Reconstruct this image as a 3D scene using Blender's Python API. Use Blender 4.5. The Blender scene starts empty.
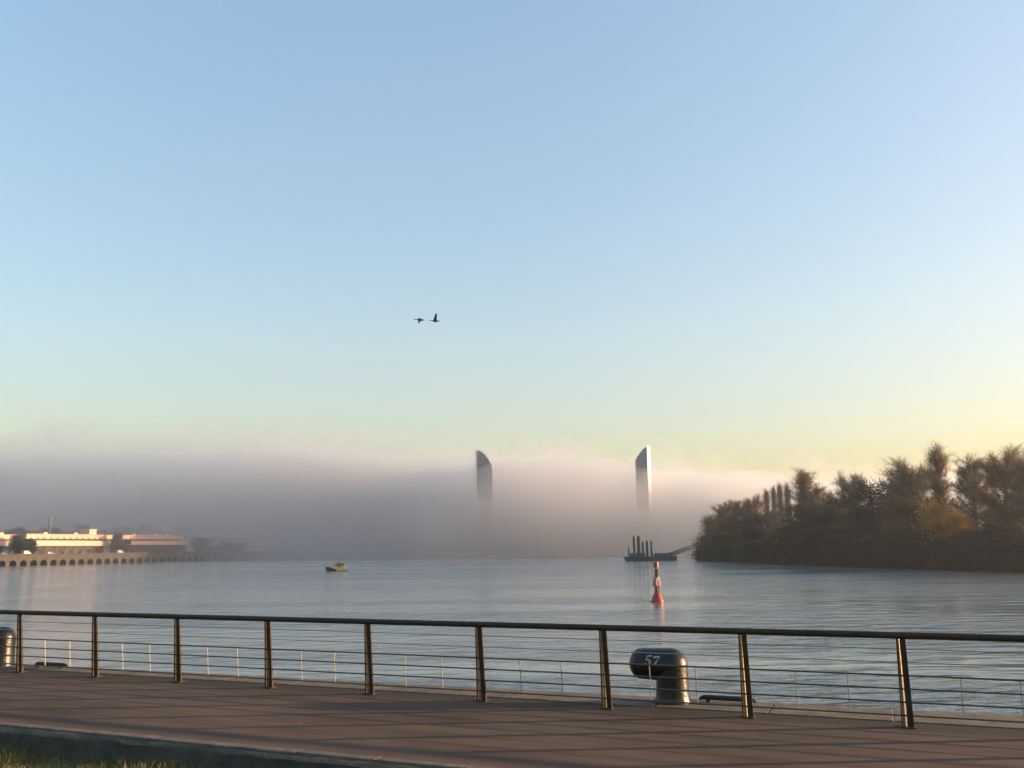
import bpy, math, random
import numpy as np
from mathutils import Vector, Matrix

R = math.radians
random.seed(7)
rng = np.random.default_rng(11)
sc = bpy.context.scene

# ------------------------------------------------------------------ camera
EYE = 8.066                        # eye above the river
QZ = 5.9                           # quay level above the river
FPX = 870.0                        # focal length in pixels of the 1024 px frame
PITCH, ROLL = 0.18521863, -0.01048475
CP, SP, CR, SR = math.cos(PITCH), math.sin(PITCH), math.cos(ROLL), math.sin(ROLL)
right = Vector((CR, -SR * -SP, SR * CP))
up = Vector((-SR, CR * -SP, CR * CP))
fwd = Vector((0, CP, SP))
# rows of the view: image x = r*cr + u*sr ; image y(up) = -r*sr + u*cr, u = (0,-sp,cp)
U = Vector((0, -SP, CP)); RR = Vector((1, 0, 0))
axx = RR * CR + U * SR
axy = -RR * SR + U * CR
cam_d = bpy.data.cameras.new('camera')
cam = bpy.data.objects.new('camera', cam_d)
sc.collection.objects.link(cam)
m = Matrix.Identity(4)
for i in range(3):
    m[i][0] = axx[i]; m[i][1] = axy[i]; m[i][2] = -fwd[i]
m[2][3] = EYE
cam.matrix_world = m
cam_d.sensor_fit = 'HORIZONTAL'
cam_d.sensor_width = 36
cam_d.lens = FPX / 1024 * 36
cam_d.clip_start = 0.1
cam_d.clip_end = 12000
sc.camera = cam

# ------------------------------------------------------------------ light
SUN_AZ, SUN_EL = 88.0, 8.3         # azimuth from +Y towards +X
w = bpy.data.worlds.new('World'); sc.world = w; w.use_nodes = True
nt = w.node_tree
for n in list(nt.nodes): nt.nodes.remove(n)
sky = nt.nodes.new('ShaderNodeTexSky'); sky.sky_type = 'NISHITA'
sky.sun_disc = False
sky.sun_elevation = R(SUN_EL); sky.sun_rotation = R(SUN_AZ)
sky.air_density = 1.4; sky.dust_density = 3.2; sky.ozone_density = 2.0
bg = nt.nodes.new('ShaderNodeBackground'); bg.inputs['Strength'].default_value = 0.15
out = nt.nodes.new('ShaderNodeOutputWorld')
tint = nt.nodes.new('ShaderNodeMixRGB'); tint.blend_type = 'MULTIPLY'; tint.inputs[0].default_value = 1; tint.inputs[2].default_value = (1.04, 1.025, 1.125, 1)
hs = nt.nodes.new('ShaderNodeHueSaturation'); hs.inputs['Saturation'].default_value = 1.46
gm = nt.nodes.new('ShaderNodeGamma'); gm.inputs['Gamma'].default_value = .6
nt.links.new(sky.outputs[0], gm.inputs['Color']); nt.links.new(gm.outputs[0], hs.inputs['Color'])
nt.links.new(hs.outputs[0], tint.inputs[1]); nt.links.new(tint.outputs[0], bg.inputs['Color']); nt.links.new(bg.outputs[0], out.inputs['Surface'])
sl = bpy.data.lights.new('sun', 'SUN'); sl.energy = 4.0; sl.angle = R(0.5); sl.color = (1.0, 0.66, 0.38)
so = bpy.data.objects.new('sun', sl); sc.collection.objects.link(so)
sd = Vector((math.sin(R(SUN_AZ)) * math.cos(R(SUN_EL)), math.cos(R(SUN_AZ)) * math.cos(R(SUN_EL)), math.sin(R(SUN_EL))))
so.rotation_euler = sd.to_track_quat('Z', 'Y').to_euler()
so.location = sd * 300
sc.view_settings.view_transform = 'Standard'
sc.view_settings.look = 'None'
sc.view_settings.gamma = 1.0
sc.view_settings.use_curve_mapping = False
sc.view_settings.exposure = 1.78
cy = sc.cycles
cy.volume_bounces = 5
cy.max_bounces = 10
cy.transparent_max_bounces = 24
cy.use_denoising = True

# ------------------------------------------------------------------ helpers
def ray(px, py):
    return (axx * ((px - 512) / FPX) + axy * ((384 - py) / FPX) + fwd)
def at_z(px, py, z):
    q = ray(px, py); k = (z - EYE) / q.z
    return Vector((0, 0, EYE)) + q * k
def at_y(px, py, Y):
    q = ray(px, py)
    return Vector((0, 0, EYE)) + q * (Y / q.y)
# frame of the railing: n towards the river, t along it to the right
FD, FAZ = 11.949, 0.390973568
NV = Vector((math.sin(FAZ), math.cos(FAZ), 0)); TV = Vector((math.cos(FAZ), -math.sin(FAZ), 0))
def fp(n, t, z=0.0):
    v = NV * (FD + n) + TV * t
    return Vector((v.x, v.y, QZ + z))
ZROT = -FAZ      # local x = along the railing, local y = towards the river

class MB:
    def __init__(s): s.v = []; s.f = []; s.mi = []
    def add(s, vs, fs, mi=0):
        b = len(s.v); s.v += [tuple(p) for p in vs]
        s.f += [tuple(i + b for i in f) for f in fs]; s.mi += [mi] * len(fs)
    def box(s, x0, x1, y0, y1, z0, z1, mi=0):
        vs = [(x, y, z) for z in (z0, z1) for y in (y0, y1) for x in (x0, x1)]
        s.add(vs, [(0, 2, 3, 1), (4, 5, 7, 6), (0, 1, 5, 4), (2, 6, 7, 3), (0, 4, 6, 2), (1, 3, 7, 5)], mi)
    def quadprism(s, A, B, mi=0):     # A, B: two loops of the same length, joined and capped
        n = len(A)
        s.add(list(A) + list(B), [tuple(range(n))[::-1], tuple(range(n, 2 * n))] +
              [(i, (i + 1) % n, n + (i + 1) % n, n + i) for i in range(n)], mi)
    def tube(s, pts, rads, seg=8, cap=True, mi=0):
        pts = [Vector(p) for p in pts]
        if not hasattr(rads, '__len__'): rads = [rads] * len(pts)
        rings = []; prev = None
        for i, p in enumerate(pts):
            a = pts[max(0, i - 1)]; b = pts[min(len(pts) - 1, i + 1)]
            d = (b - a).normalized()
            if prev is None:
                ref = Vector((0, 0, 1)) if abs(d.z) < .9 else Vector((1, 0, 0))
                x = ref.cross(d).normalized()
            else:
                x = (prev - d * prev.dot(d)).normalized()
            prev = x; y = d.cross(x)
            rings.append([p + (x * math.cos(2 * math.pi * k / seg) + y * math.sin(2 * math.pi * k / seg)) * rads[i] for k in range(seg)])
        vs = [q for r_ in rings for q in r_]; fs = []
        for i in range(len(pts) - 1):
            for k in range(seg):
                k2 = (k + 1) % seg
                fs.append((i * seg + k, i * seg + k2, (i + 1) * seg + k2, (i + 1) * seg + k))
        if cap:
            fs.append(tuple(range(seg))[::-1]); e = (len(pts) - 1) * seg
            fs.append(tuple(range(e, e + seg)))
        s.add(vs, fs, mi)
    def lathe(s, prof, seg=24, c=(0, 0, 0), mi=0):   # prof: list of (r, z)
        vs = []; fs = []
        for r_, z in prof:
            for k in range(seg):
                a = 2 * math.pi * k / seg
                vs.append((c[0] + r_ * math.cos(a), c[1] + r_ * math.sin(a), c[2] + z))
        for i in range(len(prof) - 1):
            for k in range(seg):
                k2 = (k + 1) % seg
                fs.append((i * seg + k, i * seg + k2, (i + 1) * seg + k2, (i + 1) * seg + k))
        fs.append(tuple(range(seg))[::-1]); e = (len(prof) - 1) * seg
        fs.append(tuple(range(e, e + seg)))
        s.add(vs, fs, mi)
    def build(s, name, mat, parent=None, loc=None, rotz=None, smooth=False, bevel=0):
        me = bpy.data.meshes.new(name)
        me.from_pydata([tuple(p) for p in s.v], [], s.f)
        mats = mat if isinstance(mat, (list, tuple)) else [mat]
        for q in mats: me.materials.append(q)
        if len(mats) > 1: me.polygons.foreach_set('material_index', s.mi)
        if smooth:
            me.polygons.foreach_set('use_smooth', [True] * len(me.polygons))
            me.set_sharp_from_angle(angle=R(40))
        me.update()
        o = bpy.data.objects.new(name, me); sc.collection.objects.link(o)
        if parent: o.parent = parent
        if loc is not None: o.location = loc
        if rotz is not None: o.rotation_euler = (0, 0, rotz)
        if bevel:
            b = o.modifiers.new('bevel', 'BEVEL'); b.width = bevel; b.segments = 2; b.limit_method = 'ANGLE'
        return o

def npmesh(name, verts, faces, mats, parent=None, k=4, mi=None, smooth=False):
    me = bpy.data.meshes.new(name)
    nv, nf = len(verts), len(faces)
    me.vertices.add(nv); me.vertices.foreach_set('co', np.asarray(verts, dtype=np.float32).ravel())
    me.loops.add(nf * k); me.loops.foreach_set('vertex_index', np.asarray(faces, dtype=np.int32).ravel())
    me.polygons.add(nf); me.polygons.foreach_set('loop_start', np.arange(0, nf * k, k, dtype=np.int32))
    for q in mats: me.materials.append(q)
    if mi is not None: me.polygons.foreach_set('material_index', np.asarray(mi, dtype=np.int32))
    me.update(calc_edges=True)
    if smooth: me.polygons.foreach_set('use_smooth', [True] * nf)
    o = bpy.data.objects.new(name, me); sc.collection.objects.link(o)
    if parent: o.parent = parent
    return o

def empty(name, loc=(0, 0, 0), rotz=0):
    o = bpy.data.objects.new(name, None); sc.collection.objects.link(o)
    o.location = loc; o.rotation_euler = (0, 0, rotz); o.empty_display_size = .3
    return o
def tag(o, label=None, cat=None, group=None, kind=None):
    if label: o['label'] = label
    if cat: o['category'] = cat
    if group: o['group'] = group
    if kind: o['kind'] = kind
    return o

def mat(name, col, rough=.6, metal=0.0, var=0.0, scale=5.0, bump=0.0, bscale=40.0, col2=None, trans=0.0, spec=.5, coords='Object', stretch=None):
    M = bpy.data.materials.new(name); M.use_nodes = True
    nt = M.node_tree; N = nt.nodes; L = nt.links
    b = N['Principled BSDF']
    b.inputs['Base Color'].default_value = (*col, 1); b.inputs['Roughness'].default_value = rough
    b.inputs['Metallic'].default_value = metal; b.inputs['Specular IOR Level'].default_value = spec
    tc = N.new('ShaderNodeTexCoord'); src = tc.outputs[coords]
    if stretch:
        mp = N.new('ShaderNodeMapping'); mp.inputs['Scale'].default_value = stretch
        L.new(src, mp.inputs[0]); src = mp.outputs[0]
    if var or col2:
        nz = N.new('ShaderNodeTexNoise'); nz.inputs['Scale'].default_value = scale; nz.inputs['Detail'].default_value = 6
        nz.inputs['Roughness'].default_value = .65
        L.new(src, nz.inputs['Vector'])
        cr = N.new('ShaderNodeValToRGB')
        c2 = col2 if col2 else tuple(min(1, c * (1 + var)) for c in col)
        c1 = col if col2 else tuple(c * (1 - var) for c in col)
        cr.color_ramp.elements[0].position = .33; cr.color_ramp.elements[1].position = .67
        cr.color_ramp.elements[0].color = (*c1, 1); cr.color_ramp.elements[1].color = (*c2, 1)
        L.new(nz.outputs['Fac'], cr.inputs[0]); L.new(cr.outputs[0], b.inputs['Base Color'])
    if bump:
        n2 = N.new('ShaderNodeTexNoise'); n2.inputs['Scale'].default_value = bscale; n2.inputs['Detail'].default_value = 5
        L.new(src, n2.inputs['Vector'])
        bm = N.new('ShaderNodeBump'); bm.inputs['Strength'].default_value = bump; bm.inputs['Distance'].default_value = .02
        L.new(n2.outputs['Fac'], bm.inputs['Height']); L.new(bm.outputs[0], b.inputs['Normal'])
    if trans:
        tr = N.new('ShaderNodeBsdfTranslucent'); mx = N.new('ShaderNodeMixShader'); mx.inputs[0].default_value = trans
        if var or col2: L.new(cr.outputs[0], tr.inputs['Color'])
        else: tr.inputs['Color'].default_value = (*col, 1)
        L.new(b.outputs[0], mx.inputs[1]); L.new(tr.outputs[0], mx.inputs[2]); L.new(mx.outputs[0], N['Material Output'].inputs['Surface'])
    return M

def volmat(name, col, dens, aniso=0.0):
    M = bpy.data.materials.new(name); M.use_nodes = True
    nt = M.node_tree
    for n in list(nt.nodes): nt.nodes.remove(n)
    o = nt.nodes.new('ShaderNodeOutputMaterial'); v = nt.nodes.new('ShaderNodeVolumePrincipled')
    v.inputs['Color'].default_value = (*col, 1); v.inputs['Density'].default_value = dens
    v.inputs['Anisotropy'].default_value = aniso
    nt.links.new(v.outputs[0], o.inputs['Volume'])
    return M

# ------------------------------------------------------------------ water
def water_mat():
    M = bpy.data.materials.new('river_water'); M.use_nodes = True
    nt = M.node_tree; N = nt.nodes; L = nt.links
    b = N['Principled BSDF']
    b.inputs['Base Color'].default_value = (.165, .195, .195, 1)
    b.inputs['Roughness'].default_value = .10; b.inputs['IOR'].default_value = 1.33
    tc = N.new('ShaderNodeTexCoord')
    def noise(sx, sy, scale, det=3):
        mp = N.new('ShaderNodeMapping'); mp.inputs['Scale'].default_value = (sx, sy, 1)
        L.new(tc.outputs['Object'], mp.inputs[0])
        n = N.new('ShaderNodeTexNoise'); n.inputs['Scale'].default_value = scale; n.inputs['Detail'].default_value = det
        L.new(mp.outputs[0], n.inputs['Vector']); return n
    fine = noise(.8, 1.3, 2.2, 4); mid = noise(.35, 1.0, .45, 4)
    patch = noise(.22, 1.0, .035, 3)
    rp = N.new('ShaderNodeValToRGB'); rp.color_ramp.elements[0].position = .44; rp.color_ramp.elements[1].position = .56
    rp.color_ramp.elements[0].color = (.22, .22, .22, 1); rp.color_ramp.elements[1].color = (1, 1, 1, 1)
    L.new(patch.outputs['Fac'], rp.inputs[0])
    def bump(h, strength, dist, nin=None, mask=None):
        bm = N.new('ShaderNodeBump'); bm.inputs['Distance'].default_value = dist
        bm.inputs['Strength'].default_value = strength
        if mask:
            ml = N.new('ShaderNodeMath'); ml.operation = 'MULTIPLY'; ml.inputs[1].default_value = strength
            L.new(mask.outputs[0], ml.inputs[0]); L.new(ml.outputs[0], bm.inputs['Strength'])
        L.new(h.outputs['Fac'], bm.inputs['Height'])
        if nin: L.new(nin.outputs[0], bm.inputs['Normal'])
        return bm
    b1 = bump(mid, 1.0, 1.0, None, rp)
    b2 = bump(fine, 1.0, .09, b1, rp)
    L.new(b2.outputs[0], b.inputs['Normal'])
    return M
WATER = water_mat()
mb = MB(); S = 2500
mb.add([(-S, -S, 0), (S, -S, 0), (S, S, 0), (-S, S, 0)], [(0, 1, 2, 3)])
tag(mb.build('river_water', WATER), kind='structure')

# ------------------------------------------------------------------ quay, promenade, lawn
def promenade_mat():
    M = bpy.data.materials.new('brown_asphalt'); M.use_nodes = True
    nt = M.node_tree; N = nt.nodes; L = nt.links; b = N['Principled BSDF']
    b.inputs['Roughness'].default_value = .85; b.inputs['Specular IOR Level'].default_value = .25
    tc = N.new('ShaderNodeTexCoord')
    def noise(scale, det, st=(1, 1, 1)):
        mp = N.new('ShaderNodeMapping'); mp.inputs['Scale'].default_value = st
        L.new(tc.outputs['Object'], mp.inputs[0])
        n = N.new('ShaderNodeTexNoise'); n.inputs['Scale'].default_value = scale; n.inputs['Detail'].default_value = det
        n.inputs['Roughness'].default_value = .7; L.new(mp.outputs[0], n.inputs['Vector']); return n
    a = noise(.9, 6, (.35, 1.6, 1)); g = noise(120, 3)
    cr = N.new('ShaderNodeValToRGB'); e = cr.color_ramp.elements
    e[0].position = .3; e[1].position = .72
    e[0].color = (.060, .037, .025, 1); e[1].color = (.128, .081, .055, 1)
    L.new(a.outputs['Fac'], cr.inputs[0])
    mx = N.new('ShaderNodeMixRGB'); mx.blend_type = 'MULTIPLY'; mx.inputs[0].default_value = .55
    c2 = N.new('ShaderNodeValToRGB'); c2.color_ramp.elements[0].position = .35; c2.color_ramp.elements[1].position = .65
    c2.color_ramp.elements[0].color = (.55, .55, .55, 1); c2.color_ramp.elements[1].color = (1.25, 1.2, 1.15, 1)
    L.new(g.outputs['Fac'], c2.inputs[0]); L.new(cr.outputs[0], mx.inputs[1]); L.new(c2.outputs[0], mx.inputs[2])
    st = noise(.45, 8, (.5, 1, 1)); c3 = N.new('ShaderNodeValToRGB'); c3.color_ramp.elements[0].position = .36; c3.color_ramp.elements[1].position = .5
    c3.color_ramp.elements[0].color = (.6, .58, .55, 1); c3.color_ramp.elements[1].color = (1, 1, 1, 1)
    L.new(st.outputs['Fac'], c3.inputs[0])
    m2 = N.new('ShaderNodeMixRGB'); m2.blend_type = 'MULTIPLY'; m2.inputs[0].default_value = .8
    L.new(mx.outputs[0], m2.inputs[1]); L.new(c3.outputs[0], m2.inputs[2])
    # dirt gathered in a ragged strip along the foot of the railing
    sx = N.new('ShaderNodeSeparateXYZ'); L.new(tc.outputs['Object'], sx.inputs[0])
    dn = noise(2.2, 6, (.4, 1, 1)); ad = N.new('ShaderNodeMath'); ad.operation = 'MULTIPLY_ADD'; ad.inputs[1].default_value = .9
    L.new(dn.outputs['Fac'], ad.inputs[0]); L.new(sx.outputs['Y'], ad.inputs[2])
    mr = N.new('ShaderNodeMapRange'); mr.inputs['From Min'].default_value = .05; mr.inputs['From Max'].default_value = .40
    L.new(ad.outputs[0], mr.inputs['Value'])
    m3 = N.new('ShaderNodeMixRGB'); m3.inputs[2].default_value = (.035, .026, .018, 1); L.new(mr.outputs[0], m3.inputs[0]); L.new(m2.outputs[0], m3.inputs[1])
    L.new(m3.outputs[0], b.inputs['Base Color'])
    bm = N.new('ShaderNodeBump'); bm.inputs['Strength'].default_value = .6; bm.inputs['Distance'].default_value = .01
    L.new(g.outputs['Fac'], bm.inputs['Height']); L.new(bm.outputs[0], b.inputs['Normal'])
    return M
PROM = promenade_mat()
COPING = mat('coping_stone', (.060, .043, .025), .85, var=.45, scale=2.5, bump=.6, bscale=50, col2=(.165, .12, .073))
WALLM = mat('quay_wall_stone', (.16, .135, .10), .9, col2=(.07, .065, .05), scale=.8, bump=.4, bscale=8)
KERB = mat('kerb_stone', (.06, .048, .036), .85, col2=(.15, .12, .088), scale=4, bump=.6, bscale=40)
DARKGREEN = mat('dark_green_stone', (.018, .022, .015), .95, col2=(.055, .052, .036), scale=5, bump=.8, bscale=18)  # darker and greener than the kerb top
SOIL = mat('lawn_soil', (.035, .04, .018), .95, col2=(.06, .075, .025), scale=4, bump=.6, bscale=20)
TL, TRR = -320.0, 260.0
def edge_n(t):      # distance of the water edge beyond the railing
    return 1.13 + .021 * t if t > -17 else 0.773
# in local railing axes: origin at fp(0,0), x = t, y = n
org = fp(0, 0)
mb = MB(); mb.box(TL, TRR, -3.50, 0.30, -.6, 0.0)
tag(mb.build('promenade', PROM, loc=org, rotz=ZROT), kind='structure')
mb = MB()
ts = [TL, -17] + list(np.arange(-15, 3, 1.5)) + [3.0, TRR]
for i in range(len(ts) - 1):
    a, b = ts[i], ts[i + 1]; ea = edge_n(min(a, 3)); eb = edge_n(min(b, 3))
    g = .006
    mb.quadprism([(a + g, .30, -.45), (b - g, .30, -.45), (b - g, eb, -.45), (a + g, ea, -.45)],
                 [(a + g, .30, .012), (b - g, .30, .012), (b - g, eb, .012), (a + g, ea, .012)])
tag(mb.build('quay_coping', COPING, loc=org, rotz=ZROT, bevel=.012), kind='structure')
mb = MB()
for i in range(len(ts) - 1):
    a, b = ts[i], ts[i + 1]; ea = edge_n(min(a, 3)) - .05; eb = edge_n(min(b, 3)) - .05
    mb.quadprism([(a, -.2, -QZ - 1.5), (b, -.2, -QZ - 1.5), (b, eb, -QZ - 1.5), (a, ea, -QZ - 1.5)],
                 [(a, -.2, -.46), (b, -.2, -.46), (b, eb, -.46), (a, ea, -.46)])
tag(mb.build('quay_wall', WALLM, loc=org, rotz=ZROT), kind='structure')
mb = MB()
k = TL
while k < TRR:
    st = 1.0 if -25 < k < 12 else 20.0
    mb.box(k + .004, k + st - .004, -3.655 + random.uniform(-.012, .012), -3.505, -.055, .015 + random.uniform(-.004, .004))
    k += st
tag(mb.build('kerb', KERB, loc=org, rotz=ZROT, bevel=.012), kind='structure')
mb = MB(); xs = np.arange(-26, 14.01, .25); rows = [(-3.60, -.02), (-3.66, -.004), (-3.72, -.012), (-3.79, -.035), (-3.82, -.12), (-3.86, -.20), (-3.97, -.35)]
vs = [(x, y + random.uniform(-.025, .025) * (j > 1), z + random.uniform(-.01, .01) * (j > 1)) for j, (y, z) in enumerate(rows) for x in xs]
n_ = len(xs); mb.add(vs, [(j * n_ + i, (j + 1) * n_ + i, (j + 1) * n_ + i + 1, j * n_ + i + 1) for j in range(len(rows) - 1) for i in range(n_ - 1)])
tag(mb.build('kerb_foundation', DARKGREEN, loc=org, rotz=ZROT, smooth=True), kind='structure')
LAWN_Z = -.24
nx, ny = 160, 60
gx = np.linspace(-26, 14, nx); gy = np.linspace(-12.5, -3.83, ny)
X, Y = np.meshgrid(gx, gy)
Z = LAWN_Z + .02 * np.sin(X * 1.7 + Y) + .02 * np.sin(Y * 3.1 - X * .6) + rng.normal(0, .006, X.shape)
vs = np.stack([X.ravel(), Y.ravel(), Z.ravel()], 1)
ii = np.arange((ny - 1) * nx).reshape(ny - 1, nx)[:, :-1].ravel()
fs = np.stack([ii, ii + 1, ii + nx + 1, ii + nx], 1)
lw = npmesh('lawn', vs, fs, [SOIL], smooth=True); lw.location = org; lw.rotation_euler = (0, 0, ZROT)
tag(lw, kind='structure')
mb = MB()      # the land under and around the lawn
mb.box(TL, TRR, -300, -3.7, -QZ - 1.5, LAWN_Z - .09)
tag(mb.build('ground', SOIL, loc=org, rotz=ZROT), kind='structure')

# grass blades
GRASS = mat('grass_blades', (.09, .09, .025), .6, col2=(.19, .165, .05), scale=1.2, trans=.35, coords='Object')
def grass():
    n = 46000
    t = rng.uniform(-13, 2.5, n); y = -3.86 - 5.0 * rng.random(n) ** 1.3
    h = rng.uniform(.03, .10, n) * (1 + .6 * np.sin(t * 2.3) * np.cos(y * 3)); a = rng.uniform(0, 2 * np.pi, n)
    wd = rng.uniform(.003, .006, n); lx = rng.normal(0, .03, n); ly = rng.normal(0, .03, n)
    z0 = LAWN_Z - .03
    dx, dy = np.cos(a) * wd, np.sin(a) * wd
    v = np.empty((n, 4, 3))
    v[:, 0] = np.stack([t - dx, y - dy, np.full(n, z0)], 1); v[:, 1] = np.stack([t + dx, y + dy, np.full(n, z0)], 1)
    v[:, 2] = np.stack([t + dx * .3 + lx, y + dy * .3 + ly, z0 + h + .03], 1); v[:, 3] = np.stack([t - dx * .3 + lx, y - dy * .3 + ly, z0 + h + .03], 1)
    f = np.arange(n * 4).reshape(n, 4)
    o = npmesh('grass', v.reshape(-1, 3), f, [GRASS]); o.location = org; o.rotation_euler = (0, 0, ZROT)
    tag(o, 'short olive green grass growing along the promenade kerb', 'grass', kind='stuff')
grass()

# ------------------------------------------------------------------ railing
BRONZE = mat('painted_steel', (.034, .023, .012), .6, 0, var=.3, scale=8, bump=.12, bscale=90, spec=.25)
STEEL = mat('brushed_steel', (.60, .45, .28), .34, .5, var=.15, scale=12)
CABLE = mat('steel_cable', (.085, .08, .068), .45, .6)
THIN = mat('thin_cable', (.30, .29, .27), .4, .7)
RODM = mat('light_rod', (.38, .33, .26), .4, .3)
rail = empty('railing', fp(0, -4, 0), ZROT)
tag(rail, 'bronze brown railing with tapered posts and horizontal cables along the quay', 'railing')
T0, SPC = -14.7408139, 1.8612181
LEAN = -.12
def at_lean(z): return LEAN * z / 1.07
kmin, kmax = -7, 13
wires = [(.135, .011), (.29, .011), (.445, .011), (.60, .0115)]
thin = [(.755, .0065), (.91, .0065)]
x0 = T0 + SPC * kmin + 4 - .6; x1 = T0 + SPC * kmax + 4 + .6
mb = MB(); prof = []
for q in range(14):
    a = 2 * math.pi * q / 14; prof.append((.048 * math.cos(a), .041 * math.sin(a)))
mb.quadprism([(x0, LEAN + p, 1.07 + z) for p, z in prof], [(x1, LEAN + p, 1.07 + z) for p, z in prof])
mb.build('handrail', BRONZE, rail, smooth=True)
for z, r_ in wires + thin:
    mb = MB(); n = 60
    mb.tube([(x0 + (x1 - x0) * i / n, at_lean(z), z) for i in range(n + 1)], r_, 6)
    mb.build('cable', CABLE if r_ > .008 else THIN, rail, smooth=True)
for k in range(kmin, kmax + 1):
    x = T0 + SPC * k + 4
    # two tapered flat fins spreading towards the foot, with a bright tube held between them
    lft = MB(); rgt = MB(); core = MB(); foot = MB()
    def fin(mbb, sx, xb, xt, th, d0b, d1b, d0t, d1t):
        A = []; B = []
        for z, xx, a, b in ((0.004, xb, d0b, d1b), (1.045, xt, d0t, d1t)):
            l = at_lean(z)
            loop = [(x + xx - th / 2, l + a, z), (x + xx + th / 2, l + a, z), (x + xx + th / 2, l + b, z), (x + xx - th / 2, l + b, z)]
            (A if not A else B).extend(loop)
        mbb.quadprism(A, B)
    fin(lft, -1, -.060, -.042, .014, -.05, .02, -.03, .01)
    fin(rgt, 1, .038, .022, .066, -.040, -.004, -.03, -.004)
    core.tube([(x - .028, .026, .004), (x - .026, LEAN + .022, 1.035)], [.019, .014], 12)
    po = empty('post', (0, 0, 0)); po.parent = rail
    lft.build('fin', BRONZE, po); rgt.build('fin', BRONZE, po); core.build('core_tube', STEEL, po, smooth=True)
    foot.box(x - .085, x + .085, -.09, .075, .0, .012); foot.build('base_plate', BRONZE, po, bevel=.003)
    if k < kmax:
        for fr in (.33, .66):
            xr = x + SPC * fr
            mb = MB(); mb.tube([(xr, at_lean(.135), .135), (xr, at_lean(.60), .60)], .0075, 6)
            mb.build('rod', RODM, rail, smooth=True)

# ------------------------------------------------------------------ bollards
BLACK = mat('black_paint', (.007, .0065, .006), .35, 0, var=.5, scale=6, bump=.4, bscale=22, spec=.45)
WHITEP = mat('white_paint', (.20, .205, .21), .7, col2=(.46, .46, .46), scale=14)
def bollard(t, n, label, num):
    root = empty('mooring_bollard', fp(n, t, .012), ZROT)
    tag(root, label, 'bollard', 'mooring bollards on the quay edge')
    # shaft rising into a fat rounded horn that points left, one casting
    mb = MB(); seg = 30
    mb.lathe([(.255, 0), (.255, .02), (.24, .05), (.232, .09), (.226, .2), (.222, .35), (.222, .50)], seg, c=(.172, 0, 0))
    path = [(.168 + .226 * math.sin(R(a)), .226 * math.cos(R(a))) for a in (86, 75, 60, 45, 30, 15, 0)] + [(.02, .222), (-.13, .218), (-.24, .214)]
    path += [(-.24 - .185 * math.sin(R(a)), .214 * math.cos(R(a)) ** .85 + .002) for a in (20, 40, 55, 70, 80, 87)]
    mb.tube([(x, 0, .505) for x, r_ in path], [r_ for x, r_ in path], seg)
    mb.build('casting', BLACK, root, smooth=True)
    if num:
        def stroke(mbn, pl, wds):       # ribbon wrapped on the horn
            P = []
            for (u, v_), wd in zip(pl, wds): P.append((Vector((u, v_)), wd))
            L_ = []; R_ = []
            for i, (p, wd) in enumerate(P):
                d = (P[min(i + 1, len(P) - 1)][0] - P[max(i - 1, 0)][0]).normalized(); nrm = Vector((-d.y, d.x))
                L_.append(p + nrm * wd / 2); R_.append(p - nrm * wd / 2)
            def wrap(p, rr):
                ang = (p.y * .95 + .008) / .21
                return (p.x * .92 + p.y * .18 + .030, -rr * math.cos(ang), .505 + rr * math.sin(ang))
            vs = []; fs = []
            for a_, b_ in zip(L_, R_):
                vs += [wrap(a_, .2225), wrap(b_, .2225), wrap(a_, .21), wrap(b_, .21)]
            for i in range(len(L_) - 1):
                o_ = i * 4
                fs += [(o_, o_ + 1, o_ + 5, o_ + 4), (o_ + 2, o_ + 6, o_ + 7, o_ + 3), (o_, o_ + 4, o_ + 6, o_ + 2), (o_ + 1, o_ + 3, o_ + 7, o_ + 5)]
            fs += [(0, 2, 3, 1), (len(vs) - 4, len(vs) - 3, len(vs) - 1, len(vs) - 2)]
            mbn.add(vs, fs)
        five = MB(); H0 = .055
        u = -.165
        stroke(five, [(u - .035, H0 + .068), (u, H0 + .072), (u + .04, H0 + .074)], [.018, .022, .028])
        stroke(five, [(u - .032, H0 + .060), (u - .036, H0 + .038), (u - .038, H0 + .016)], [.014, .012, .012])
        bowl = []
        for q in range(13):
            a = R(130 - q * 24); bowl.append((u - .008 + .040 * math.cos(a), H0 - .020 + .037 * math.sin(a)))
        stroke(five, bowl, [.010, .014, .020, .026, .030, .030, .027, .022, .016, .012, .014, .022, .026])
        five.build('digit', WHITEP, root)
        sev = MB(); u = -.045
        stroke(sev, [(u - .048, H0 + .036), (u - .045, H0 + .058)], [.010, .014])
        stroke(sev, [(u - .048, H0 + .058), (u, H0 + .060), (u + .046, H0 + .062)], [.026, .028, .022])
        stroke(sev, [(u + .042, H0 + .052), (u + .018, H0 + .010), (u - .004, H0 - .030), (u - .014, H0 - .062)], [.014, .020, .028, .034])
        sev.build('digit', WHITEP, root)
bollard(-3.0, .70, 'black mooring bollard with the white number 57 on its horn', True)
bollard(-16.1, .50, 'black mooring bollard cut by the left edge of the photo', False)
RUBBER = mat('black_rubber', (.016, .017, .018), .6, var=.3, scale=10)
def grab_bar(t0, t1, n, label):
    root = empty('grab_bar', fp(n, (t0 + t1) / 2, .012), ZROT)
    tag(root, label, 'grab bar', 'low grab bars on the quay edge')
    L_ = (t1 - t0) / 2
    mb = MB(); mb.tube([(-L_, 0, .03), (-L_ + .04, 0, .055), (-L_ + .10, 0, .062), (L_ - .10, 0, .062), (L_ - .04, 0, .055), (L_, 0, .03)], [.012, .028, .034, .034, .028, .012], 12)
    mb.build('bar', RUBBER, root, smooth=True)
    for s in (-1, 1):
        mb = MB(); mb.box(s * (L_ - .13) - .03, s * (L_ - .13) + .03, -.035, .035, 0, .04); mb.build('foot', RUBBER, root)
grab_bar(-2.50, -1.72, .88, 'low black bar on the coping right of the numbered bollard')
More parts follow.
